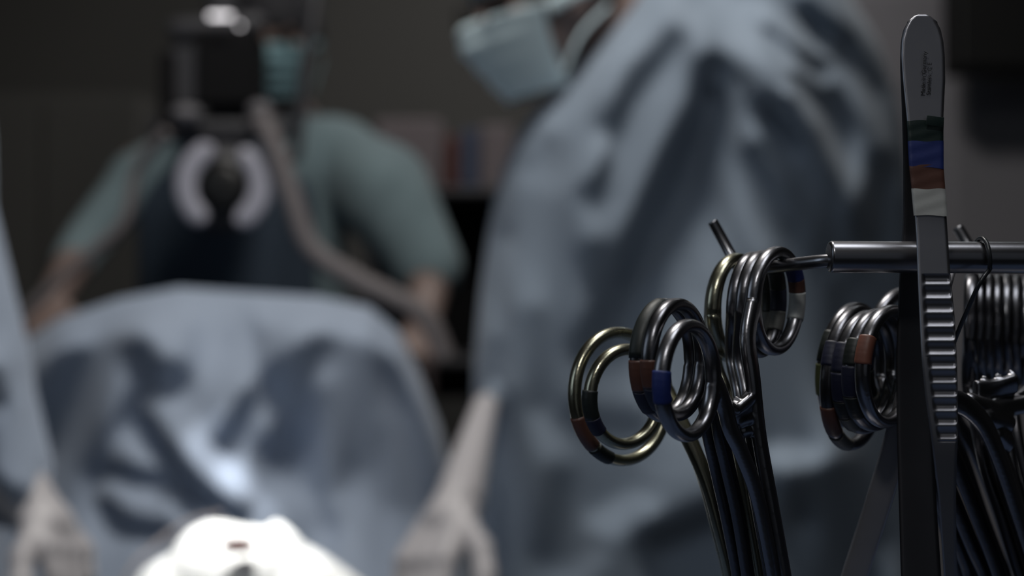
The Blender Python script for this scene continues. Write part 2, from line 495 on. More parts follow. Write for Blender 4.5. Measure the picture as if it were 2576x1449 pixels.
def make_hand(root, wrist, knuckle, side, m, spread=1.0, curl=0.6, down=None, scale=1.0, name='glove', fore=None, fore_r=0.038):
    """gloved hand: palm from wrist to knuckles, four fingers and a thumb; side = direction across the palm towards the thumb"""
    wrist, knuckle = Vector(wrist), Vector(knuckle)
    d = (knuckle - wrist).normalized(); s = Vector(side); s = (s - d * s.dot(d)).normalized(); n = d.cross(s).normalized()
    if down is not None and n.dot(Vector(down)) < 0: n = -n       # n: the way the fingers curl
    k = scale
    prims = [capsule(wrist, wrist + d * 0.03 * k, 0.027 * k, 0.028 * k)]
    for t in np.linspace(-1, 1, 4):
        prims.append(capsule(wrist + d * 0.02 * k + s * t * 0.018 * k, knuckle + s * t * 0.030 * k, 0.017 * k, 0.0125 * k))
    for i, (t, L) in enumerate(zip((1.0, 0.34, -0.34, -1.0), (0.070, 0.080, 0.074, 0.058))):
        p = knuckle + s * t * 0.031 * k; ang = curl * (0.7 + 0.15 * i); dd = (d + s * t * 0.10 * spread).normalized(); r = 0.0098 * k
        for seg, fr in enumerate((0.45, 0.32, 0.25)):
            dr = (dd * math.cos(ang) + n * math.sin(ang)).normalized(); q = p + dr * L * fr * k
            prims.append(capsule(p, q, r, r * 0.92)); p = q; r *= 0.92; ang += curl
    p = wrist + d * 0.03 * k + s * 0.024 * k
    for L, a in ((0.042, 0.5), (0.032, 0.2), (0.026, 0.0)):
        dr = (d * (1 - a * .6) + s * (a + .25) + n * 0.35).normalized(); q = p + dr * L * k; prims.append(capsule(p, q, 0.0135 * k, 0.0105 * k)); p = q
    if fore is not None: prims.append(capsule(Vector(fore), wrist, fore_r, 0.028 * k))
    return fuse(name, prims, 0.0028, m, root, 3)


# ------------------------------------------------------------------ draped patient
DR_STROKES = [
    # pale facets (+) and shaded facets (-), following the creases of the sheet
    ([(300, 790), (450, 760), (620, 800), (780, 770), (930, 790)], 45, 0.35),
    ([(400, 800), (470, 880), (520, 960)], 60, 0.4),
    ([(540, 900), (620, 930)], 70, 0.5),
    ([(700, 790), (820, 800), (720, 880)], 55, 0.4),
    ([(460, 1000), (470, 1080), (520, 1130)], 50, 0.45),
    ([(620, 960), (690, 1020)], 30, 0.4),
    ([(310, 1080), (380, 1140), (400, 1170)], 42, 0.45),
    ([(290, 1230), (420, 1270), (520, 1310)], 42, 0.45),
    ([(660, 1060), (650, 1200), (680, 1280)], 35, 0.25),
    ([(710, 1190), (730, 1280)], 35, 0.35),
    ([(540, 1160), (600, 1230)], 45, 0.5),
    ([(240, 1370), (380, 1360), (500, 1330)], 28, 0.25),
    ([(220, 950), (190, 1150), (200, 1300)], 35, 0.0),
    ([(170, 880), (130, 1000), (100, 1080)], 55, -0.75),
    ([(350, 880), (370, 940), (440, 940)], 50, -0.65),
    ([(330, 1000), (280, 1080), (240, 1180)], 35, -0.5),
    ([(370, 1060), (440, 1160), (500, 1230), (600, 1290)], 27, -0.95),
    ([(270, 1170), (400, 1200)], 24, -0.7),
    ([(270, 1270), (310, 1310), (420, 1330)], 30, -0.8),
    ([(620, 1000), (600, 1050), (560, 1100)], 26, -0.6),
    ([(840, 840), (760, 900), (700, 950)], 60, -0.6),
    ([(740, 960), (730, 1080), (690, 1120)], 45, -0.7),
    ([(900, 860), (900, 1000), (890, 1150)], 60, -0.35),
    ([(800, 1000), (800, 1150), (820, 1300)], 45, -0.55),
    ([(870, 1250), (940, 1380), (980, 1430)], 25, 0.15),
    ([(1000, 900), (1050, 1050), (1080, 1250)], 50, -0.7),
    ([(960, 1100), (1000, 1250)], 50, -0.3),
    ([(640, 800), (640, 830)], 22, -0.3),
]
DR = Creases(DR_STROKES, 1.85, 2.4, 0.1, 0.95)
top_tab = [(-20, 905), (20, 885), (60, 860), (150, 800), (300, 750), (450, 722), (640, 735), (800, 745), (930, 772), (1000, 830), (1050, 930), (1100, 1060), (1150, 1250), (1180, 1400), (1200, 1560)]


def drape_sheet():
    V, F = [], []
    xs = np.arange(-20, 1201, 7.0); nv = 120
    rows = []
    for ix, x in enumerate(xs):
        yt = interp(x, top_tab)
        col = []
        e = abs((x - 570) / 640.0)
        for j in range(-30, nv + 1):
            if j >= 0:
                v = j / nv
                y = yt + (1640 - yt) * v
                D = 1.98 - 0.20 * v - 0.22 * max(0, v - 0.55) ** 1.3 + 0.22 * e ** 3
                # rounded shoulder at the top edge
                r = min(v / 0.14, 1); D += 0.09 * (1 - math.sqrt(max(0, 1 - (1 - r) ** 2)))
                p = P(x, y, D)
            else:
                t = -j / 30
                p0 = P(x, yt, 2.08 + 0.22 * e ** 3)
                p = Vector((p0.x, p0.y + 0.35 * math.sin(t * math.pi / 2), p0.z - 0.35 * (1 - math.cos(t * math.pi / 2)) - 0.05 * t))
            col.append(p)
        rows.append(col)
    n = len(rows[0]); A = np.array([[tuple(p) for p in c] for c in rows])
    flat = A.reshape(-1, 3)
    h = DR.at(flat)
    fade = np.clip((np.arange(-30, nv + 1) + 2) / 14.0, 0, 1)[None, :].repeat(len(rows), 0).ravel()
    flat[:, 1] += h * fade
    # keep the projection: move along the view ray, not only in depth
    s = (flat[:, 1]) / (flat[:, 1] - h * fade)
    flat[:, 0] *= s; flat[:, 2] = CAMZ + (flat[:, 2] - CAMZ) * s
    for i in range(len(rows) - 1):
        for j in range(n - 1):
            a = i * n + j; F.append((a, a + 1, a + n + 1, a + n))
    return [Vector(p) for p in flat], F


dv, df = drape_sheet()
dr = link('surgical_drape', dv, df, M['drape'])
sm = dr.modifiers.new('thick', 'SOLIDIFY'); sm.thickness = 0.003; sm.offset = -1
rebase(dr, (P(570, 1400, 1.8).x, 1.9, 0.62))
tag(dr, 'large creased blue-grey surgical drape raised over the patient', 'surgical drape')

# operating table under it
ot = empty('operating_table', (-0.35, 1.85, 0), 'operating table carrying the patient under the blue-grey drape', 'operating table')
link('tabletop', *box((-0.33, 1.75, 0.42), (0.36, 1.0, 0.07), bev=0.02), M['black'], ot, False)
link('column', *box((-0.35, 1.85, 0.23), (0.22, 0.3, 0.33), bev=0.03), M['mgrey'], ot, False)
link('base', *box((-0.35, 1.85, 0.035), (0.36, 0.7, 0.07), bev=0.02), M['mgrey'], ot, False)

# wrapped head of the patient at the lit operating site
hs = empty('surgical_site', P(600, 1480, 1.42), 'brilliantly lit white towel wrapped round a small red wound at the bottom edge', 'surgical towel')


def sitefn(co, nr):
    c = P(600, 1362, 1.34)
    d = np.sqrt(((co[:, 0] - c.x) / 0.017) ** 2 + ((co[:, 2] - c.z) / 0.011) ** 2)
    co[:, 1] += 0.05 * np.exp(-d ** 2)
    co[:, 2] -= 0.014 * np.exp(-((co[:, 0] - c.x) / 0.012) ** 2) * np.clip((co[:, 2] - c.z + 0.02) / 0.02, 0, 1)
    a = np.arctan2(co[:, 2] - c.z, co[:, 0] - c.x)
    r = np.hypot(co[:, 0] - c.x, co[:, 2] - c.z)
    co += 0 * nr * (0.004 * np.sin(a * 7 + 1) * np.clip(r / 0.05, 0, 1))[:, None]
    return co


fuse('towel', [ellipsoid(P(538, 1444, 1.42), (0.045, 0.07, 0.052)), ellipsoid(P(662, 1444, 1.42), (0.045, 0.07, 0.052)),
               ellipsoid(P(470, 1520, 1.42), (0.055, 0.08, 0.052)), ellipsoid(P(740, 1520, 1.42), (0.055, 0.08, 0.052)), ellipsoid(P(600, 1560, 1.43), (0.11, 0.11, 0.07)),
               ellipsoid(P(830, 1505, 1.43), (0.035, 0.05, 0.028)), ellipsoid(P(395, 1455, 1.42), (0.018, 0.03, 0.014))],
     0.005, M['white'], hs, 4, sitefn)
link('wound', *ellipsoid(P(600, 1372, 1.352), (0.017, 0.010, 0.008)), M['wound'], hs)

# white rolled towels lying round the site
tw = fuse('rolled_towel', [capsule(P(700, 1360, 1.53), P(800, 1420, 1.52), .010, .013), capsule(P(800, 1420, 1.52), P(900, 1500, 1.51), .013, .016)], 0.004, M['white'], None, 4)
rebase(tw, P(900, 1520, 1.51)); tag(tw, 'pale rolled towel running down the right side of the lit site', 'towel')

# suction tubing across the drape, lower left
p_ = catmull([P(560, 1290, 1.52), P(470, 1315, 1.50), P(390, 1370, 1.47), P(330, 1430, 1.44), P(300, 1500, 1.42)], 10)
o = link('suction_tube', *sweep(p_, (0.0022, 0.0022), Vector((0, 1, 0.2)), 10), M['tubing'])
rebase(o, p_[-1]); tag(o, 'thin clear tube curving over the drape left of the lit site', 'tube')

# ------------------------------------------------------------------ surgeon in the large gown (right)
GO_STROKES = [
    ([(1880, 300), (1940, 420)], 70, 0.3), ([(1760, 560), (1800, 760)], 70, 0.3), ([(1600, 160), (1560, 260)], 60, -0.15), ([(1300, 500), (1260, 700)], 50, -0.2), ([(1620, 950), (1700, 1080)], 90, 0.15),
    ([(1560, 60), (1480, 200), (1340, 360)], 45, 0.25), ([(1690, 90), (1600, 190), (1545, 300), (1490, 460)], 42, -0.55),
    ([(1780, 170), (1770, 260), (1700, 390), (1640, 520), (1560, 700)], 40, -0.9), ([(1620, 270), (1580, 380), (1560, 480)], 28, -0.1),
    ([(1800, 20), (1850, 80), (1900, 110)], 55, 0.75), ([(1890, 20), (1970, 70), (2060, 120)], 32, 0.8),
    ([(2030, 20), (2120, 90), (2190, 210)], 26, -0.8), ([(1930, 70), (2000, 130), (2060, 160)], 20, -0.3),
    ([(1940, 130), (2000, 175), (2080, 220)], 28, 0.55), ([(2000, 230), (2070, 330), (2130, 430), (2165, 500)], 34, 0.75),
    ([(2130, 150), (2200, 260), (2250, 400), (2262, 470)], 26, 0.35), ([(2000, 190), (2060, 240)], 18, -0.3),
    ([(1815, 190), (1850, 240)], 22, 0.3), ([(1805, 270), (1830, 400), (1870, 510), (1920, 620)], 30, 0.35),
    ([(1930, 260), (1980, 270), (2030, 350), (2070, 480), (2090, 640)], 34, -0.9), ([(1940, 350), (2000, 390)], 24, 0.1),
    ([(2100, 230), (2170, 330), (2190, 400)], 26, -0.45), ([(2210, 410), (2190, 520), (2190, 600)], 36, -0.8),
    ([(2140, 560), (2150, 700)], 30, -0.3), ([(1900, 380), (1960, 480), (1990, 560)], 30, -0.3),
    ([(1400, 460), (1460, 420), (1500, 360)], 40, 0.2), ([(1330, 400), (1370, 350)], 35, -0.3),
    ([(1270, 620), (1275, 780), (1280, 950)], 26, 0.35), ([(1240, 860), (1230, 1100)], 22, -0.3), ([(1340, 800), (1360, 1000)], 40, -0.35),
    ([(1500, 640), (1530, 760), (1480, 860)], 45, -0.5), ([(1700, 600), (1750, 720)], 50, 0.1),
    ([(1420, 1040), (1600, 1060)], 50, -0.2), ([(1400, 1200), (1380, 1380)], 50, -0.3),
    ([(1520, 1320), (1610, 1270)], 42, 0.6), ([(1500, 1400), (1440, 1480)], 30, 0.35), ([(1650, 1350), (1800, 1290)], 45, -0.7),
    ([(1640, 1180), (1760, 1160)], 40, 0.1), ([(1950, 1150), (2040, 1150)], 32, 0.7), ([(2000, 1240), (2010, 1300)], 45, -0.6),
    ([(2100, 720), (2110, 900)], 26, -0.7), ([(2110, 1200), (2150, 1420)], 50, -0.85), ([(2230, 1390), (2250, 1440)], 26, 0.45),
    ([(1700, 900), (1750, 1000)], 60, 0.0), ([(2020, 1340), (2040, 1400)], 30, 0.1),
]
GO = Creases(GO_STROKES, 1.78, 2.1, -0.15, 0.9)
SD = 1.92
sp = empty('person', (P(1750, 0, SD).x, SD, 0), 'person bending forward in large blue-grey gown, pale blue mask and cap', 'person')
tabs = [(-330, 1770, 1985), (-300, 1705, 2025), (-220, 1660, 2060), (-120, 1640, 2080), (0, 1590, 2120), (120, 1500, 2195), (220, 1400, 2235), (330, 1310, 2262),
        (480, 1250, 2280), (700, 1212, 2286), (950, 1192, 2290), (1200, 1200, 2296), (1449, 1214, 2310), (1800, 1230, 2330), (2400, 1240, 2340), (3000, 1230, 2350), (3500, 1230, 2350)]


def loft(tabs, D, ys, seg, ry, cre=None, rlist=None, top_close=True):
    L_, R_ = smooth_table(tabs, ys)
    V, F = [], []
    for j, y in enumerate(ys):
        a = P(L_[j], y, D); b = P(R_[j], y, D)
        cx = (a.x + b.x) / 2; rx = (b.x - a.x) / 2; rd = ry(y)
        for k in range(seg):
            th = 2 * math.pi * k / seg
            V.append((cx + rx * math.cos(th), D + rd * math.sin(th), a.z))
    A = np.array(V)
    if cre is not None:
        front = np.clip((D - A[:, 1]) / 0.06, 0, 1)
        h = cre.at(A) * front
        s = (A[:, 1] + h) / A[:, 1]
        A[:, 1] += h; A[:, 0] *= s; A[:, 2] = CAMZ + (A[:, 2] - CAMZ) * s
    n = len(ys)
    for j in range(n - 1):
        for k in range(seg):
            F.append((j * seg + k, j * seg + (k + 1) % seg, (j + 1) * seg + (k + 1) % seg, (j + 1) * seg + k))
    V = [Vector(p) for p in A]
    for j in ((0, n - 1) if top_close else (n - 1,)):
        c = sum(V[j * seg:(j + 1) * seg], Vector()) / seg; V.append(c); ci = len(V) - 1
        for k in range(seg): F.append((j * seg + k, j * seg + (k + 1) % seg, ci))
    return V, F


ys = np.concatenate([np.arange(-330, 1500, 7.0), np.arange(1500, 2560, 40.0)])
link('gown', *loft(tabs, SD, ys, 360, lambda y: 0.19 * min(1, math.sqrt(max(0.02, (y + 331) / 300.0))), GO), M['gown'], sp)
neck = [capsule(P(1650, 20, 1.93), P(1450, 60, 1.90), .075, .056), capsule(P(1450, 60, 1.90), P(1385, 40, 1.88), .056, .06),
        capsule(P(1650, 60, 1.93), P(1750, 600, 1.95), .12, .13)]
HC = P(1368, 5, 1.86)
make_head(sp, HC, (-0.88, -0.36, -0.24), (-0.25, -0.05, 1), M['mask'], M['cap'], neck)
link('hair', *ellipsoid(P(1450, -20, 1.90), (0.05, 0.07, 0.075)), M['dcap'], sp)
link('gown_collar', *sweep([P(1560, 60, 1.93) + Vector((0.0, 0.085 * math.cos(t), 0)) + Vector((0.035 * math.sin(t), 0, 0.075 * math.sin(t))) for t in np.linspace(0, 2 * math.pi, 40)[:-1]],
                           (0.012, 0.006), Vector((-1, 0, 0.3)), 10, closed=True), M['gown'], sp)
for lx in (1560, 1980):
    a = P(lx, 2500, 1.92)
    link('shoe', *merge([ellipsoid((a.x, 1.86, 0.05), (0.05, 0.14, 0.05))]), M['white'], sp)
    link('trouser_leg', *capsule((a.x, 1.9, 0.12), (a.x, 1.92, 0.5), .06, .08), M['dscrubs'], sp)
# the far forearm with pale glove reaching over the drape
arm = fuse('sleeve', [capsule(P(1440, 420, 1.95), P(1345, 820, 1.92), .07, .055), capsule(P(1345, 820, 1.92), P(1262, 1000, 1.84), .052, .024)], 0.007, M['gown'], sp, 4)
make_hand(sp, P(1155, 1260, 1.66), P(1070, 1410, 1.60), (0.9, -0.1, 0.5), M['glove'], 1, 0.45, (-0.3, 0, -1), 1.05, fore=P(1222, 1020, 1.80), fore_r=0.016)

# ------------------------------------------------------------------ person at the left edge
lp = empty('person', (P(-420, 700, 1.45).x, 1.5, 0), 'person at the left edge, only gowned sleeve and gloved hand in view', 'person')
LF_STROKES = [([(60, 900), (85, 1050), (90, 1180)], 26, 0.6), ([(10, 840), (30, 960)], 30, 0.4), ([(25, 930), (15, 1000)], 20, -0.8), ([(40, 1030), (20, 1150)], 24, -0.2),
              ([(0, 1200), (15, 1260)], 22, -0.9), ([(-60, 800), (-90, 1100)], 40, -0.5)]
LF = Creases(LF_STROKES, 1.35, 2.4, 0.1)


def lf_fn(co, nr):
    h = LF.at(co) * np.clip(-nr[:, 1] * 3, 0, 1); co[:, 1] += h; return co


fuse('gown', [capsule(P(-420, 330, 1.5), P(-430, 1200, 1.5), .16, .17), capsule(P(-430, 1200, 1.5), (P(-430, 0, 1.5).x, 1.5, 0.3), .17, .2),
              capsule(P(-230, 440, 1.45), P(-95, 960, 1.38), .075, .068), capsule(P(-95, 960, 1.38), P(0, 1180, 1.36), .066, .05),
              capsule(P(-0, 1180, 1.36), P(22, 1240, 1.34), .046, .036), capsule(P(-440, 330, 1.5), P(-230, 440, 1.45), .12, .08)], 0.008, M['drape'], lp, 5, lf_fn)
make_head(lp, P(-330, 60, 1.42), (0.75, -0.1, -0.45), (0.3, 0, 1), M['mask'], M['cap'], [capsule(P(-350, 130, 1.45), P(-410, 300, 1.5), .055, .065)])
make_hand(lp, P(85, 1280, 1.33), P(165, 1385, 1.31), (-0.5, -0.5, 0.4), M['glove'], 1, 0.5, (0, 0.3, -1), 0.9, fore=P(15, 1200, 1.35), fore_r=0.033)
for s in (-.09, .09):
    link('trouser_leg', *capsule((P(-430, 0, 1.5).x + s, 1.5, 0.1), (P(-430, 0, 1.5).x + s, 1.5, 0.45), .055, .075), M['dscrubs'], lp)
    link('shoe', *ellipsoid((P(-430, 0, 1.5).x + s, 1.46, 0.045), (0.05, 0.14, 0.045)), M['white'], lp)

# ------------------------------------------------------------------ person in green scrubs behind the drape
GD = 3.0
gp = empty('person', (P(690, 0, GD).x, GD, 0), 'person in green scrubs, teal mask and dark cap standing behind the drape', 'person')
GS = Creases([([(880, 400), (1000, 390), (1060, 440)], 50, 0.5), ([(980, 480), (930, 560), (890, 640)], 40, -0.6), ([(1010, 560), (960, 620)], 60, -0.4),
              ([(1100, 560), (1120, 680)], 40, 0.2), ([(850, 500), (840, 600)], 50, 0.2), ([(450, 640), (600, 660)], 60, -0.7), ([(790, 300), (780, 500)], 20, -0.8)], 3.0, 1.2)


def gs_fn(co, nr):
    co[:, 1] += GS.at(co) * np.clip(-nr[:, 1] * 2, 0, 1); return co


fuse('scrub_top', [capsule(P(560, 430, 3.05), P(840, 430, 3.05), .12, .12), capsule(P(650, 470, 3.05), P(660, 1000, 3.08), .19, .19),
                   capsule(P(840, 400, 3.03), P(960, 480, 2.95), .085, .105), capsule(P(960, 480, 2.95), P(1080, 670, 2.85), .105, .07),
                   capsule(P(470, 420, 3.0), P(345, 450, 2.95), .09, .06), capsule(P(345, 450, 2.95), P(225, 600, 2.85), .054, .049), capsule(P(225, 600, 2.85), P(185, 660, 2.76), .049, .043)],
     0.012, M['scrubs'], gp, 6, gs_fn)
arms = [capsule(P(700, 190, 2.93), P(690, 330, 3.05), .055, .065), capsule(P(690, 330, 3.05), P(660, 900, 3.08), .1, .12),
        capsule(P(690, 400, 3.05), P(950, 480, 2.96), .06, .05), capsule(P(950, 480, 2.96), P(1080, 710, 2.84), .05, .045), capsule(P(1080, 710, 2.84), P(1060, 830, 2.60), .042, .03),
        capsule(P(690, 400, 3.05), P(350, 430, 2.95), .06, .05), capsule(P(350, 430, 2.95), P(220, 600, 2.84), .045, .04), capsule(P(220, 600, 2.84), P(130, 760, 2.62), .04, .028)]
make_head(gp, P(700, 100, 2.86), (-0.10, -1, -0.12), (0, -0.1, 1), M['mask2'], M['dcap'], arms, glasses=True)
make_hand(gp, P(1060, 830, 2.60), P(1040, 900, 2.50), (-1, 0, 0), M['skin'], 1, 0.4, (0, 0, -1), 1.0, 'hand')
make_hand(gp, P(130, 760, 2.62), P(120, 830, 2.52), (1, 0, 0), M['skin'], 1, 0.4, (0, 0, -1), 1.0, 'hand')
V, F = [], []
for layer in (0, 1):
    for j in range(31):
        y = 300 + 900 * j / 30
        for i in range(25):
            u = i / 24 * 2 - 1
            hw = 150 + 75 * min(1, j / 7) - 40 * math.exp(-((j - 3) / 2) ** 2)
            x = 570 + hw * u
            V.append(P(x, y, 2.80 + 0.10 * u * u + 0.002 * layer + 0.004 * math.sin(i * 0.9 + j * .1) + 0.05 * max(0, 1 - j / 5)))
n1 = 31 * 25
for layer in (0, 1):
    for j in range(30):
        for i in range(24):
            q = layer * n1 + j * 25 + i; F.append((q, q + 1, q + 26, q + 25))
for j in range(30):
    for i in (0, 24):
        q = j * 25 + i; F.append((q, q + 25, q + 25 + n1, q + n1))
for i in range(24):
    for j in (0, 30):
        q = j * 25 + i; F.append((q, q + 1, q + 1 + n1, q + n1))
link('apron', V, F, M['dscrubs'], gp)
for s in (-.1, .1):
    x = P(665, 0, 3.08).x + s
    link('trouser_leg', *capsule((x, 3.08, 0.1), (x, 3.08, 0.78), .06, .1), M['scrubs'], gp)
    link('shoe', *ellipsoid((x, 3.03, 0.045), (0.05, 0.14, 0.045)), M['white'], gp)

# ------------------------------------------------------------------ surgical microscope with ring
MD = 2.45
ms = empty('surgical_microscope', P(560, 470, MD), 'black surgical microscope with a pale ring hanging in front of the green scrubs', 'microscope')
link('camera_head', *merge([prect(492, 72, 640, 262, MD, 0.13), prect(520, 255, 625, 300, MD + .02, 0.1)]), M['black'], ms, False)
link('grip', *prect(398, 128, 432, 322, MD, 0.05), M['black'], ms, False)
link('side_panel', *prect(430, 105, 500, 265, MD + .03, 0.06), M['dgrey'], ms, False)
link('knob', *ellipsoid(P(470, 288, MD - .01), (0.028, 0.028, 0.017)), M['mgrey'], ms)
link('knob', *ellipsoid(P(655, 278, MD - .01), (0.022, 0.025, 0.016)), M['mgrey'], ms)
link('housing', *merge([ellipsoid(P(560, 468, MD + .06), (0.082, 0.06, 0.082)), prect(500, 290, 620, 400, MD + .03, 0.08), capsule(P(400, 325, MD + .04), P(700, 325, MD + .04), .022, .022)]), M['dgrey'], ms)
c0 = P(562, 468, MD - 0.01)
for (a0, a1) in ((105, 242), (-68, 62)):
    ang = np.radians(np.linspace(a0, a1, 40))
    rr = 92 / FPX * MD
    path = [c0 + Vector((rr * math.cos(a), 0, rr * math.sin(a) * 1.05)) for a in ang]
    rad = [(0.020 * min(1, 0.45 + 3 * min(i, 39 - i) / 20), 0.012) for i in range(40)]
    link('ring_segment', *sweep(path, rad, Vector((0, 1, 0)), 16), M['ring'], ms)
link('lens_barrel', *merge([sweep([c0 + Vector((0, -0.01, 0)), c0 + Vector((0, 0.07, 0))], (0.045, 0.045), Vector((0, 0, 1)), 40)]), M['black'], ms)
link('lens', *ellipsoid(c0 + Vector((0, -0.008, 0)), (0.036, 0.008, 0.036)), M['lens'], ms)
link('highlight_rod', *capsule(P(530, 40, MD - .03), P(578, 40, MD - .03), .0035, .0035), M['highlight'], ms)  # glowing rods imitate blurred reflections on the microscope top
link('highlight_rod', *capsule(P(603, 64, MD - .03), P(604, 64, MD - .03), .003, .003), M['highlight'], ms)
pc = catmull([P(800, -60, MD + .05), P(790, 40, MD + .04), P(768, 160, MD + .03), P(756, 290, MD + .03), P(735, 400, MD + .03), P(660, 340, MD + .04)], 12)
link('cable', *sweep(pc, (0.010, 0.010), Vector((0, 1, 0)), 12), M['dgrey'], ms)
link('top_bar', *merge([capsule(P(450, 75, MD + .03), P(640, 60, MD + .03), .02, .02)]), M['dgrey'], ms)
ax = P(560, 80, MD + .08)
link('suspension_arm', *merge([capsule(ax, (ax.x, ax.y, 2.1), .03, .03), capsule((ax.x, ax.y, 2.1), (ax.x + .1, ax.y + .5, 2.78), .035, .04)]), M['dgrey'], ms)

for pts, hr, lb in (((P(648, 290, 2.42), P(690, 370, 2.42), P(735, 500, 2.42), P(785, 625, 2.42), P(900, 705, 2.42), P(1060, 790, 2.42), P(1120, 900, 2.42)),
                 0.018, 'pale grey hose curving down from the microscope to the right of its ring'),
                ((P(420, 330, 2.42), P(345, 430, 2.45), P(310, 560, 2.45), P(210, 650, 2.45), P(110, 740, 2.45), P(30, 830, 2.45)),
                 0.010, 'thin grey hose curving down from the microscope to the left of its ring')):
    path = catmull(pts, 30)
    rad = [(hr + 0.0016 * math.sin(i * 2.1),) * 2 for i in range(len(path))]
    o = link('breathing_hose', *sweep(path, rad, Vector((0, 1, 0)), 16), M['tubing'])
    rebase(o, path[0]); tag(o, lb, 'hose')

# ================================================================== INSTRUMENTS IN FRONT
# instrument table (below the frame)
it = empty('instrument_table', (0.1, 0.43, 0), 'draped instrument table under the hanging forceps', 'table')
link('tray', *box((0.10, 0.415, 0.826), (0.5, 0.33, 0.016), bev=0.005), M['satin'], it, False)
link('table_cover', *box((0.10, 0.415, 0.832), (0.52, 0.35, 0.0155), bev=0.004), M['cover'], it, False)
link('post', *capsule((0.3, 0.54, 0.03), (0.3, 0.54, 0.82), .018, .018), M['satin'], it)
link('base', *box((0.15, 0.45, 0.02), (0.5, 0.4, 0.04), bev=0.01), M['satin'], it, False)
ZT = 0.840

# rack
rk = empty('instrument_rack', (0.12, 0.352, ZT), 'steel rack with a thick horizontal tube and thin rods carrying the ring-handled instruments', 'instrument rack')
BD = 0.352


def tube_solid(a, b, r, bev, m, name, parent, seg=64):
    d = (b - a).normalized(); path, rad = [], []
    for k in range(6):
        t = math.pi / 2 * k / 5
        path.append(a + d * bev * (1 - math.sin(t))); rad.append((r - bev * (1 - math.cos(math.pi / 2 - t)),) * 2)
    path = path[::-1]; rad = rad[::-1]
    path = []; rad = []
    for k in range(7):
        t = math.pi / 2 * k / 6; path.append(a + d * bev * (1 - math.cos(t))); rad.append((r - bev + bev * math.sin(t),) * 2)
    for k in range(7):
        t = math.pi / 2 * (6 - k) / 6; path.append(b - d * bev * (1 - math.cos(t))); rad.append((r - bev + bev * math.sin(t),) * 2)
    return link(name, *sweep(path, rad, Vector((0, 0, 1)), seg), m, parent)


ta = P(2084, 646, BD); tb = P(3000, 650, BD + 0.002)
tube_solid(ta, tb, 0.00395, 0.0009, M['steel'], 'tube', rk)
rodL = catmull([P(2100, 655, .353), P(2060, 658, .356), P(1990, 666, .364), P(1925, 674, .374), P(1880, 680, .384), P(1856, 672, .390), P(1838, 640, .393), P(1815, 598, .395), P(1793, 558, .396)], 12)
link('rod', *sweep(rodL, [(0.00175 - 0.0003 * i / len(rodL),) * 2 for i in range(len(rodL))], Vector((0, 1, 0.1)), 24), M['steel'], rk)
rodR = catmull([P(3000, 690, .375), P(2800, 672, .385), P(2600, 668, .395), P(2480, 668, .402), P(2455, 655, .405), P(2435, 615, .408), P(2410, 573, .41)], 12)
link('rod', *sweep(rodR, (0.0016, 0.0016), Vector((0, 1, 0.1)), 24), M['steel'], rk)


def flat_bar(pts, w, t, up, m, name, parent, power=5):
    return link(name, *sweep(catmull(pts, 8), (w, t), up, 24, power), m, parent)


flat_bar([P(2372, 672, .366), P(2250, 1130, .374), P(2150, 1449, .38), P(2035, 1800, .386), P(1975, 1990, .39)], .0034, .0011, Vector((0.35, 1, 0)), M['bsatin'], 'leg', rk)
flat_bar([P(2920, 672, .366), P(2990, 1130, .374), P(3060, 1449, .38), P(3120, 1990, .39)], .0034, .0011, Vector((-0.35, 1, 0)), M['satin'], 'leg', rk)
link('base_plate', *box((0.14, 0.40, ZT + 0.0015), (0.17, 0.06, 0.003), bev=0.001), M['satin'], rk, False)


# ring-handled instruments
def ring_frame(cx, cy, D, Hp, s, tilt=0.0):
    """ring centre, axes a1 (up) and a2 (right and away), radius of the centre line"""
    t = math.radians(tilt)
    up = Vector((math.sin(t), 0, math.cos(t))); rt = Vector((math.cos(t), 0, -math.sin(t)))
    a2 = (rt * s + Vector((0, 1, 0)) * math.sqrt(max(0, 1 - s * s))).normalized()
    return P(cx, cy, D), up, a2, Hp / FPX * D


def ring_pts(fr, a0, a1, n, tube):
    c, up, a2, R = fr; R = R - tube
    return [c + a2 * (R * 0.94 * math.cos(math.radians(a))) + up * (R * math.sin(math.radians(a))) for a in np.linspace(a0, a1, n)]


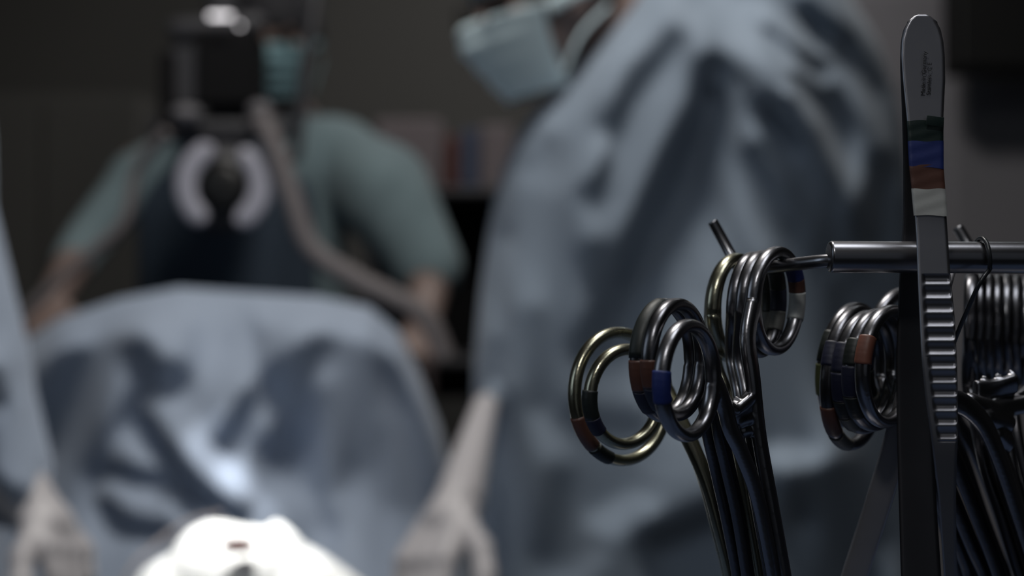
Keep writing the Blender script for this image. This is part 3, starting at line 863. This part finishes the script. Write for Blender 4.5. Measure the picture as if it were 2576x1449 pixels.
def forceps(label, m, L, U, shL, shU, tapesL=(), tapesU=(), tube=0.00165, ratchet=None, group='ring-handled forceps hanging on the thin rod', shw=0.0021, cat='forceps', fusev=0.00033, name='hemostat_forceps', web=()):
    """L: free ring, U: ring threaded on the rod. shL / shU: points of the shanks downwards (px,py,D)."""
    root = empty(name, P(*shU[-1]), label, cat, group)
    for (fr_s, sh, tapes, side) in ((L, shL, tapesL, 'L'), (U, shU, tapesU, 'U')):
        fr = ring_frame(*fr_s)
        nrm = fr[1].cross(fr[2]).normalized()
        if side == 'L':   # shank rises along the right side
            ring = ring_pts(fr, 0, 352, 90, tube)
        else:
            ring = ring_pts(fr, 181, -170, 90, tube)
        shank = [P(*q) for q in sh][::-1]          # bottom -> up
        path = catmull(shank + [ring[0]], 10)[:-1] + ring
        k0 = len(path) - len(ring)
        rad = []
        for i in range(len(path)):
            if i < k0:
                f = i / k0
                rad.append((shw * (0.85 + 0.3 * f), 0.00155 + 0.0004 * f))
            else:
                g = (i - k0) / (len(ring) - 1)
                w = max(0, 1 - g * 8); w2 = max(0, 1 - (1 - g) * 10)
                rad.append((tube * (0.95 + 0.25 * w + 0.25 * w2), tube * 1.22))
        prims = [sweep(path, rad, nrm, 18, 2.3)]
        if ratchet and side == 'U':
            a, b = P(*ratchet[0]), P(*ratchet[1])
            prims.append(sweep(catmull([a, a.lerp(b, .5) - Vector((0, 0, 0.0006)), b], 6), (0.0030, 0.0016), nrm, 18, 2.6))
            for q in np.linspace(0.2, 0.85, 3):
                c = a.lerp(b, q); prims.append(sweep([c + Vector((0, 0, .0022)), c + Vector((0.0008, 0, .0037))], [(0.0006, 0.0010), (0.0002, 0.0009)], nrm, 8, 4))
        if side == 'U':
            for wa, wb, wr in web: prims.append(capsule(P(*wa), P(*wb), wr, wr, 16))
        body = fuse('handle', prims, fusev, m, root, 3)
        for (a0, a1, mm) in tapes:
            tp = ring_pts(fr, a0, a1, 14, tube)
            rr = tube * 1.10
            link('tape_band', *sweep(tp, [(rr * (1 + 0.02 * math.sin(i * 2.3)), rr * 1.22) for i in range(14)], nrm, 18, 2.3), M[mm], root)
    # box joint and jaws below the frame
    bj = P(*shU[-1]); bl = P(*shL[-1]); mid = (bj + bl) / 2
    tip = Vector((mid.x + 0.006, mid.y + 0.004, ZT + 0.002))
    prims = [sweep([bj, mid + Vector((0.001, 0, -0.004)), tip], [(0.0024, .0016), (0.0034, .0022), (0.0009, .0009)], Vector((0, 1, 0.1)), 14, 3),
             sweep([bl, mid + Vector((0.001, 0, -0.004)), tip], [(0.0024, .0016), (0.0034, .0022), (0.0009, .0009)], Vector((0, 1, 0.1)), 14, 3)]
    link('jaws', *merge(prims), m, root)
    return root


S, G, DS = M['steel'], M['gold'], M['dsteel']
forceps('foremost steel forceps, blue tape on its free ring and white tape on its upper ring', S,
        (1731, 957, .334, 156, .60, 0), (1952, 757, .367, 139, .62, 3),
        [(1822, 1020, .346), (1838, 1080, .347), (1868, 1145, .349), (1908, 1260, .352), (1945, 1449, .355), (1960, 1560, .357)],
        [(1881, 850, .354), (1893, 950, .353), (1910, 1100, .354), (1943, 1280, .355), (1974, 1449, .356), (1992, 1560, .357)],
        [(168, 200, 't_blue')], [(28, 47, 't_blue'), (12, 28, 't_brown'), (-22, 12, 't_white')], ratchet=((1836, 1042, .350), (1904, 1010, .354)),
        web=[((1832, 1018, .3475), (1852, 1032, .348), .0013), ((1852, 1032, .348), (1892, 998, .352), .0012), ((1858, 1056, .352), (1892, 1046, .354), .0022), ((1868, 1082, .353), (1896, 1078, .355), .0020)])
forceps('steel forceps directly behind the foremost one, brown tape on its free ring', DS,
        (1702, 905, .340, 157, .60, 0), (1915, 765, .372, 137, .54, 3),
        [(1800, 1000, .352), (1812, 1090, .353), (1832, 1180, .355), (1858, 1300, .357), (1882, 1449, .359), (1898, 1560, .36)],
        [(1862, 900, .366), (1880, 1000, .361), (1896, 1120, .360), (1926, 1290, .360), (1955, 1449, .361), (1973, 1560, .362)],
        [(178, 205, 't_brown'), (206, 232, 't_navy')], [(20, 50, 't_black'), (-8, 20, 't_navy'), (-35, -8, 't_grey')])
forceps('dark forceps third in the left bunch, brown and long black tape on its free ring', DS,
        (1674, 906, .346, 158, .60, 0), (1893, 768, .378, 137, .54, 3),
        [(1772, 1000, .357), (1784, 1090, .358), (1806, 1190, .360), (1830, 1300, .361), (1858, 1449, .363), (1874, 1560, .364)],
        [(1844, 900, .372), (1862, 1000, .366), (1880, 1120, .365), (1910, 1290, .365), (1938, 1449, .366), (1955, 1560, .367)],
        [(178, 208, 't_brown'), (209, 236, 't_navy'), (100, 176, 't_black')], [(20, 50, 't_black'), (-8, 20, 't_black'), (-38, -8, 't_grey')])
forceps('gilt needle holder with the smaller inner gold ring, black and navy tape', G,
        (1574, 998, .372, 135, .84, 2), (1851, 772, .385, 137, .60, 2),
        [(1700, 1050, .376), (1735, 1110, .374), (1782, 1220, .371), (1812, 1330, .370), (1840, 1449, .370), (1855, 1560, .371)],
        [(1796, 900, .382), (1830, 1000, .374), (1858, 1120, .372), (1888, 1290, .371), (1915, 1449, .371), (1930, 1560, .371)],
        [(172, 205, 't_black'), (206, 226, 't_navy')], [(20, 45, 't_black')], cat='needle holder', name='needle_holder')
forceps('gilt needle holder with the largest gold ring, brown tape at its lower left', G,
        (1563, 997, .383, 176, .80, -8), (1849, 776, .392, 140, .61, 2),
        [(1712, 1060, .386), (1742, 1120, .384), (1778, 1220, .380), (1806, 1330, .379), (1834, 1449, .378), (1848, 1560, .379)],
        [(1790, 920, .388), (1822, 1010, .382), (1848, 1130, .379), (1880, 1300, .378), (1904, 1449, .378), (1918, 1560, .378)],
        [(190, 222, 't_brown'), (224, 244, 't_black')], [(15, 40, 't_black')], cat='needle holder', name='needle_holder')

# right bunch
rb = [
    # L ring left x, cy, D, H, s ; U ring cx
    dict(L=(2236, 922, .366, 157, .68, 4), U=(2640, 838, .412, 150, .35, 0), shL=[(2330, 1045, .368), (2400, 1010, .370), (2462, 1050, .372), (2505, 1130, .374), (2560, 1290, .378), (2610, 1449, .38), (2640, 1560, .38)],
         shU=[(2590, 985, .395), (2530, 1025, .385), (2505, 1080, .380), (2550, 1230, .380), (2600, 1449, .382), (2640, 1560, .382)],
         tL=[(150, 178, 't_orange')], tU=[], w=.0029, lab='steel forceps in front of the right bunch with single orange tape band'),
    dict(L=(2206, 930, .372, 157, .68, 4), U=(2446, 825, .405, 140, .34, 0), shL=[(2310, 1060, .374), (2370, 1100, .376), (2420, 1200, .379), (2475, 1340, .381), (2515, 1449, .382), (2550, 1560, .382)],
         shU=[(2436, 965, .398), (2455, 1060, .39), (2480, 1180, .386), (2520, 1300, .385), (2566, 1449, .385), (2600, 1560, .385)],
         tL=[(150, 176, 't_black'), (177, 206, 't_navy'), (207, 232, 't_black')], tU=[], w=.0025, lab='dark forceps second in the right bunch, navy tape then black tape'),
    dict(L=(2180, 936, .378, 158, .68, 4), U=(2466, 826, .411, 140, .34, 0), shL=[(2290, 1075, .380), (2350, 1150, .382), (2400, 1260, .384), (2450, 1380, .386), (2480, 1449, .387), (2515, 1560, .387)],
         shU=[(2454, 966, .404), (2470, 1070, .396), (2496, 1190, .391), (2536, 1310, .390), (2580, 1449, .390), (2612, 1560, .39)],
         tL=[(152, 180, 't_navy'), (181, 208, 't_navy'), (209, 228, 't_black'), (229, 250, 't_grey')], tU=[], w=.0025, lab='dark forceps third in the right bunch, navy then grey tape on its ring'),
    dict(L=(2152, 950, .385, 184, .62, 4), U=(2486, 827, .417, 140, .34, 0), shL=[(2270, 1100, .386), (2330, 1180, .388), (2380, 1290, .390), (2425, 1400, .392), (2440, 1449, .393), (2470, 1560, .393)],
         shU=[(2474, 967, .410), (2488, 1075, .402), (2512, 1195, .397), (2550, 1315, .396), (2592, 1449, .396), (2620, 1560, .396)],
         tL=[(204, 232, 't_brown'), (150, 170, 't_navy'), (236, 262, 't_grey')], tU=[], w=.0025, lab='black forceps with the lowest ring of the right bunch, dark brown tape'),
    dict(L=(2140, 918, .394, 160, .66, 8), U=(2508, 828, .423, 140, .34, 0), shL=[(2260, 1060, .394), (2320, 1150, .396), (2365, 1280, .398), (2405, 1400, .400), (2420, 1449, .40), (2440, 1560, .40)],
         shU=[(2496, 968, .416), (2508, 1080, .408), (2530, 1200, .403), (2566, 1320, .402), (2606, 1449, .402), (2640, 1560, .402)],
         tL=[(182, 212, 't_olive'), (150, 180, 't_black')], tU=[], w=.0025, lab='dark forceps with olive tape, its ring edge leftmost of the right bunch'),
    dict(L=(2262, 892, .404, 172, .72, 8), U=(2532, 829, .429, 142, .34, 0), shL=[(2330, 1040, .404), (2370, 1150, .404), (2400, 1280, .406), (2430, 1400, .407), (2445, 1449, .407), (2460, 1560, .407)],
         shU=[(2520, 968, .422), (2530, 1080, .414), (2550, 1200, .409), (2586, 1320, .408), (2626, 1449, .408), (2655, 1560, .408)],
         tL=[(148, 170, 't_black'), (171, 196, 't_navy'), (197, 222, 't_black'), (223, 255, 't_grey')], tU=[], w=.0024, lab='dark forceps seen through the right bunch, grey tape beside the tall tissue forceps'),
    dict(L=(2335, 900, .414, 150, .5, 4), U=(2556, 832, .437, 142, .36, 0), shL=[(2372, 1040, .416), (2420, 1150, .414), (2468, 1290, .414), (2510, 1400, .414), (2530, 1449, .414), (2560, 1560, .414)],
         shU=[(2546, 970, .430), (2556, 1080, .422), (2580, 1200, .418), (2610, 1320, .416), (2646, 1449, .416), (2675, 1560, .416)],
         tL=[], tU=[], w=.0030, lab='black forceps at the right edge, last but one on the far rod'),
    dict(L=(2330, 880, .422, 150, .5, 4), U=(2582, 834, .445, 142, .36, 0), shL=[(2400, 1040, .424), (2452, 1130, .422), (2500, 1250, .422), (2548, 1400, .422), (2566, 1449, .422), (2590, 1560, .422)],
         shU=[(2520, 970, .438), (2530, 1080, .430), (2548, 1200, .426), (2580, 1320, .424), (2616, 1449, .424), (2645, 1560, .424)],
         tL=[], tU=[], w=.0034, lab='black forceps at the right edge, last on the far rod'),
]
for q in rb:
    forceps(q['lab'], S if 'orange' in q['lab'] else DS, q['L'], q['U'], q['shL'], q['shU'], q['tL'], q['tU'], shw=min(q['w'], .0034), group='forceps in the right bunch',
            ratchet=((2452, 985, .380), (2556, 963, .383)) if 'orange' in q['lab'] else None, fusev=0.0004,
            web=[((2440, 1012, .374), (2500, 1032, .378), .0026), ((2500, 1032, .378), (2570, 1018, .386), .0026), ((2475, 1050, .376), (2520, 1062, .380), .0036), ((2500, 1090, .378), (2520, 1110, .380), .0034)] if 'orange' in q['lab'] else ())

# ------------------------------------------------------------------ tall tissue forceps astride the tube
tf = empty('tissue_forceps', P(2330, 1900, .35), 'tall flat steel tissue forceps with ridged grip and four coloured tape bands', 'forceps')
arm_tab = [(36, 2312, 2330), (40, 2300, 2340), (50, 2288, 2352), (70, 2277, 2364), (100, 2269, 2373), (140, 2267, 2377), (200, 2271, 2378), (260, 2277, 2375), (330, 2284, 2372), (420, 2289, 2372), (475, 2295, 2376),
           (540, 2301, 2381), (600, 2305, 2385), (690, 2308, 2391), (800, 2313, 2402), (900, 2318, 2407), (1000, 2328, 2410), (1100, 2342, 2410), (1160, 2349, 2407), (1250, 2360, 2405), (1449, 2374, 2407), (1700, 2380, 2404), (1960, 2390, 2398)]
fd_tab = [(36, .3475), (200, .3462), (400, .3440), (560, .3425), (700, .3405), (900, .3375), (1100, .3375), (1300, .3400), (1700, .3455), (1960, .349)]
RIDGES = [715 + 35.45 * i for i in range(12)]


def smoothtab(tab, y):
    return interp(y, tab)


def arm_surface(tab_l, tab_r, depth, thick, ridge=False, y0=36, y1=1960, step=1.6, nu=30, bev=7.0):
    ys_ = np.arange(y0, y1, step)
    V, F = [], []
    def D_of(y): return float(np.interp(y, [p[0] for p in depth], [p[1] for p in depth]))
    # smooth the depth curve
    kern = np.ones(61) / 61
    dd = np.convolve(np.pad([D_of(y) for y in ys_], 30, 'edge'), kern, 'valid')
    ll = np.array([tab_l(y) for y in ys_]); rr = np.array([tab_r(y) for y in ys_])
    k2 = np.ones(9) / 9
    ll2 = np.convolve(np.pad(ll, 4, 'edge'), k2, 'valid'); rr2 = np.convolve(np.pad(rr, 4, 'edge'), k2, 'valid')
    ll = np.where(ys_ < 60, ll, ll2); rr = np.where(ys_ < 60, rr, rr2)
    for side in (0, 1):
        for j, y in enumerate(ys_):
            l, r = ll[j], rr[j]
            for i in range(nu + 1):
                u = i / nu; u = 0.5 - 0.5 * math.cos(math.pi * u)
                x = l + (r - l) * u
                e = min(x - l, r - x, (y - y0) * 1.2 + 0.5)
                edge = (1 - min(e / bev, 1)) ** 2 * 0.0005
                d = dd[j]
                if side == 0:
                    d += edge
                    if ridge and 690 < y < 1112:
                        ph = (y - (RIDGES[0] - 35.45)) / 35.45
                        fr = ph - math.floor(ph)
                        # groove that deepens and then a bright rounded ledge
                        if fr < 0.66: g = (0.5 - 0.5 * math.cos(fr / 0.66 * math.pi)) ** 0.8
                        else: g = 1 - (fr - 0.66) / 0.34
                        gl = l + 13 + (4 if y > 900 else 0); gr = r - 2
                        a = min(max((x - gl) / 4, 0), 1) * min(max((gr - x) / 4, 0), 1)
                        d += 0.0010 * g * a
                else:
                    d += thick - edge
                V.append(P(x, y, d))
    n = (nu + 1); m = len(ys_)
    for side in (0, 1):
        for j in range(m - 1):
            for i in range(nu):
                q = side * m * n + j * n + i; F.append((q, q + 1, q + n + 1, q + n))
    for j in range(m - 1):
        for i in (0, nu):
            q = j * n + i; F.append((q, q + n, q + n + m * n, q + m * n))
    for i in range(nu):
        for j in (0, m - 1):
            q = j * n + i; F.append((q, q + 1, q + 1 + m * n, q + m * n))
    return V, F


front = lambda y: smoothtab([(a, b) for a, b, c in arm_tab], y)
frontr = lambda y: smoothtab([(a, c) for a, b, c in arm_tab], y)
fa = link('front_arm', *arm_surface(front, frontr, fd_tab, 0.0012, True), M['satin'], tf)
back_tab = [(40, 2300, 2340), (60, 2276, 2364), (100, 2266, 2372), (160, 2264, 2372), (260, 2268, 2368), (400, 2272, 2360), (540, 2272, 2358), (700, 2262, 2352), (900, 2254, 2345), (1100, 2256, 2348), (1300, 2262, 2358), (1449, 2266, 2368), (1700, 2300, 2380), (1960, 2380, 2396)]
bd_tab = [(36, .3484), (200, .3510), (400, .3560), (650, .3590), (900, .3610), (1100, .3600), (1300, .3580), (1700, .3530), (1960, .351)]
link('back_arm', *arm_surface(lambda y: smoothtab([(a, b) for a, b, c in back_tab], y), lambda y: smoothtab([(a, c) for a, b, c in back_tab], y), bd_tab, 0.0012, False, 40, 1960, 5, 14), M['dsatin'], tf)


def tape(y0, y1, mname, ext=2.0, j0=0.0, j1=0.0, name='tape_band', th=0.00022):
    """tape wound round the front arm; j0/j1: ragged ends"""
    V, F = [], []; nu = 20; rows = 14
    ring = []
    for j in range(rows):
        row = []
        for side in (0, 1):
            for i in range(nu + 1):
                u = i / nu if side == 0 else 1 - i / nu
                t = j / (rows - 1)
                ya = y0 + j0 * (u - 0.5) + 1.2 * math.sin(u * 9 + y0); yb = y1 + j1 * (u - 0.5) + 1.2 * math.sin(u * 7 + y1)
                y = ya + (yb - ya) * t
                l = front(y) - ext; r = frontr(y) + ext
                x = l + (r - l) * u
                d = float(np.interp(y, [p[0] for p in fd_tab], [p[1] for p in fd_tab]))
                e = min(x - l, r - x); bev = (1 - min(e / 7.0, 1)) ** 2 * 0.0005
                d += (-th - 0.00008 * math.sin(t * 6 + u * 2.5) ** 2 + bev) if side == 0 else (0.0012 + th - bev)
                row.append(P(x, y, d))
        ring.append(row)
    n = len(ring[0])
    for row in ring: V += row
    for j in range(rows - 1):
        for i in range(n):
            F.append((j * n + i, j * n + (i + 1) % n, (j + 1) * n + (i + 1) % n, (j + 1) * n + i))
    o = link(name, V, F, M[mname], tf)
    return o


tape(303, 357, 't_green', 1.5, 0, 0)
tape(355, 421, 't_blue', 2.0, 0, 8, th=.0003)
tape(414, 478, 't_brown', 2.0, 6, 0, th=.00026)
tape(475, 542, 't_white', 2.6, 0, 2, th=.0004)
# lifted flap of the green tape
o = link('tape_flap', *box(P(2352, 305, .3438), (0.0042, 0.0002, 0.0024), Matrix.Rotation(math.radians(8), 3, 'Y'), bev=0.00008), M['t_green'], tf)


def stamp(txt, px, py, size, D):
    cu = bpy.data.curves.new('t', 'FONT'); cu.body = txt; cu.size = size; cu.extrude = 0.00003; cu.align_x = 'LEFT'
    ob = bpy.data.objects.new('t', cu); COL.objects.link(ob)
    dg = bpy.context.evaluated_depsgraph_get(); dg.update()
    me = bpy.data.meshes.new_from_object(ob.evaluated_get(dg))
    bpy.data.objects.remove(ob)
    Mx = Matrix.Translation(P(px, py, D)) @ Matrix.Rotation(math.radians(2.2), 4, 'Y') @ Matrix.Rotation(math.pi / 2, 4, 'X') @ Matrix.Rotation(math.pi / 2, 4, 'Z')
    me.transform(Mx); me.materials.clear(); me.materials.append(M['engrave'])
    me.name = 'engraving'
    e = bpy.data.objects.new('engraving', me); COL.objects.link(e); inv_parent(e, tf)


stamp('Made in Germany', 2327, 241, 0.00150, .34565)
stamp('Stainless  C E', 2341, 239, 0.00145, .34565)

# wire hooked over the tube
wp = []
cx_ = P(2464, 648, BD)
for t in np.linspace(150, -40, 24):
    a = math.radians(t)
    wp.append(Vector((cx_.x + 0.0012 * (150 - t) / 190, BD - 0.0050 * math.sin(math.radians(t + 30)) if False else BD - 0.0048 * math.cos(a) * -1 * -1, cx_.z + 0.0048 * math.sin(a))))
wp = wp + [P(2466, 710, .3465), P(2440, 765, .350), P(2410, 835, .356), P(2385, 905, .362), P(2370, 960, .366)]
o = link('retaining_wire', *sweep(catmull(wp, 5), [(0.00055, 0.00055)] * (len(catmull(wp, 5))), Vector((1, 0.1, 0)), 14), M['cable'])
rebase(o, wp[-1]); tag(o, 'thin dark wire looped over the thick tube right of the tall tissue forceps', 'wire')
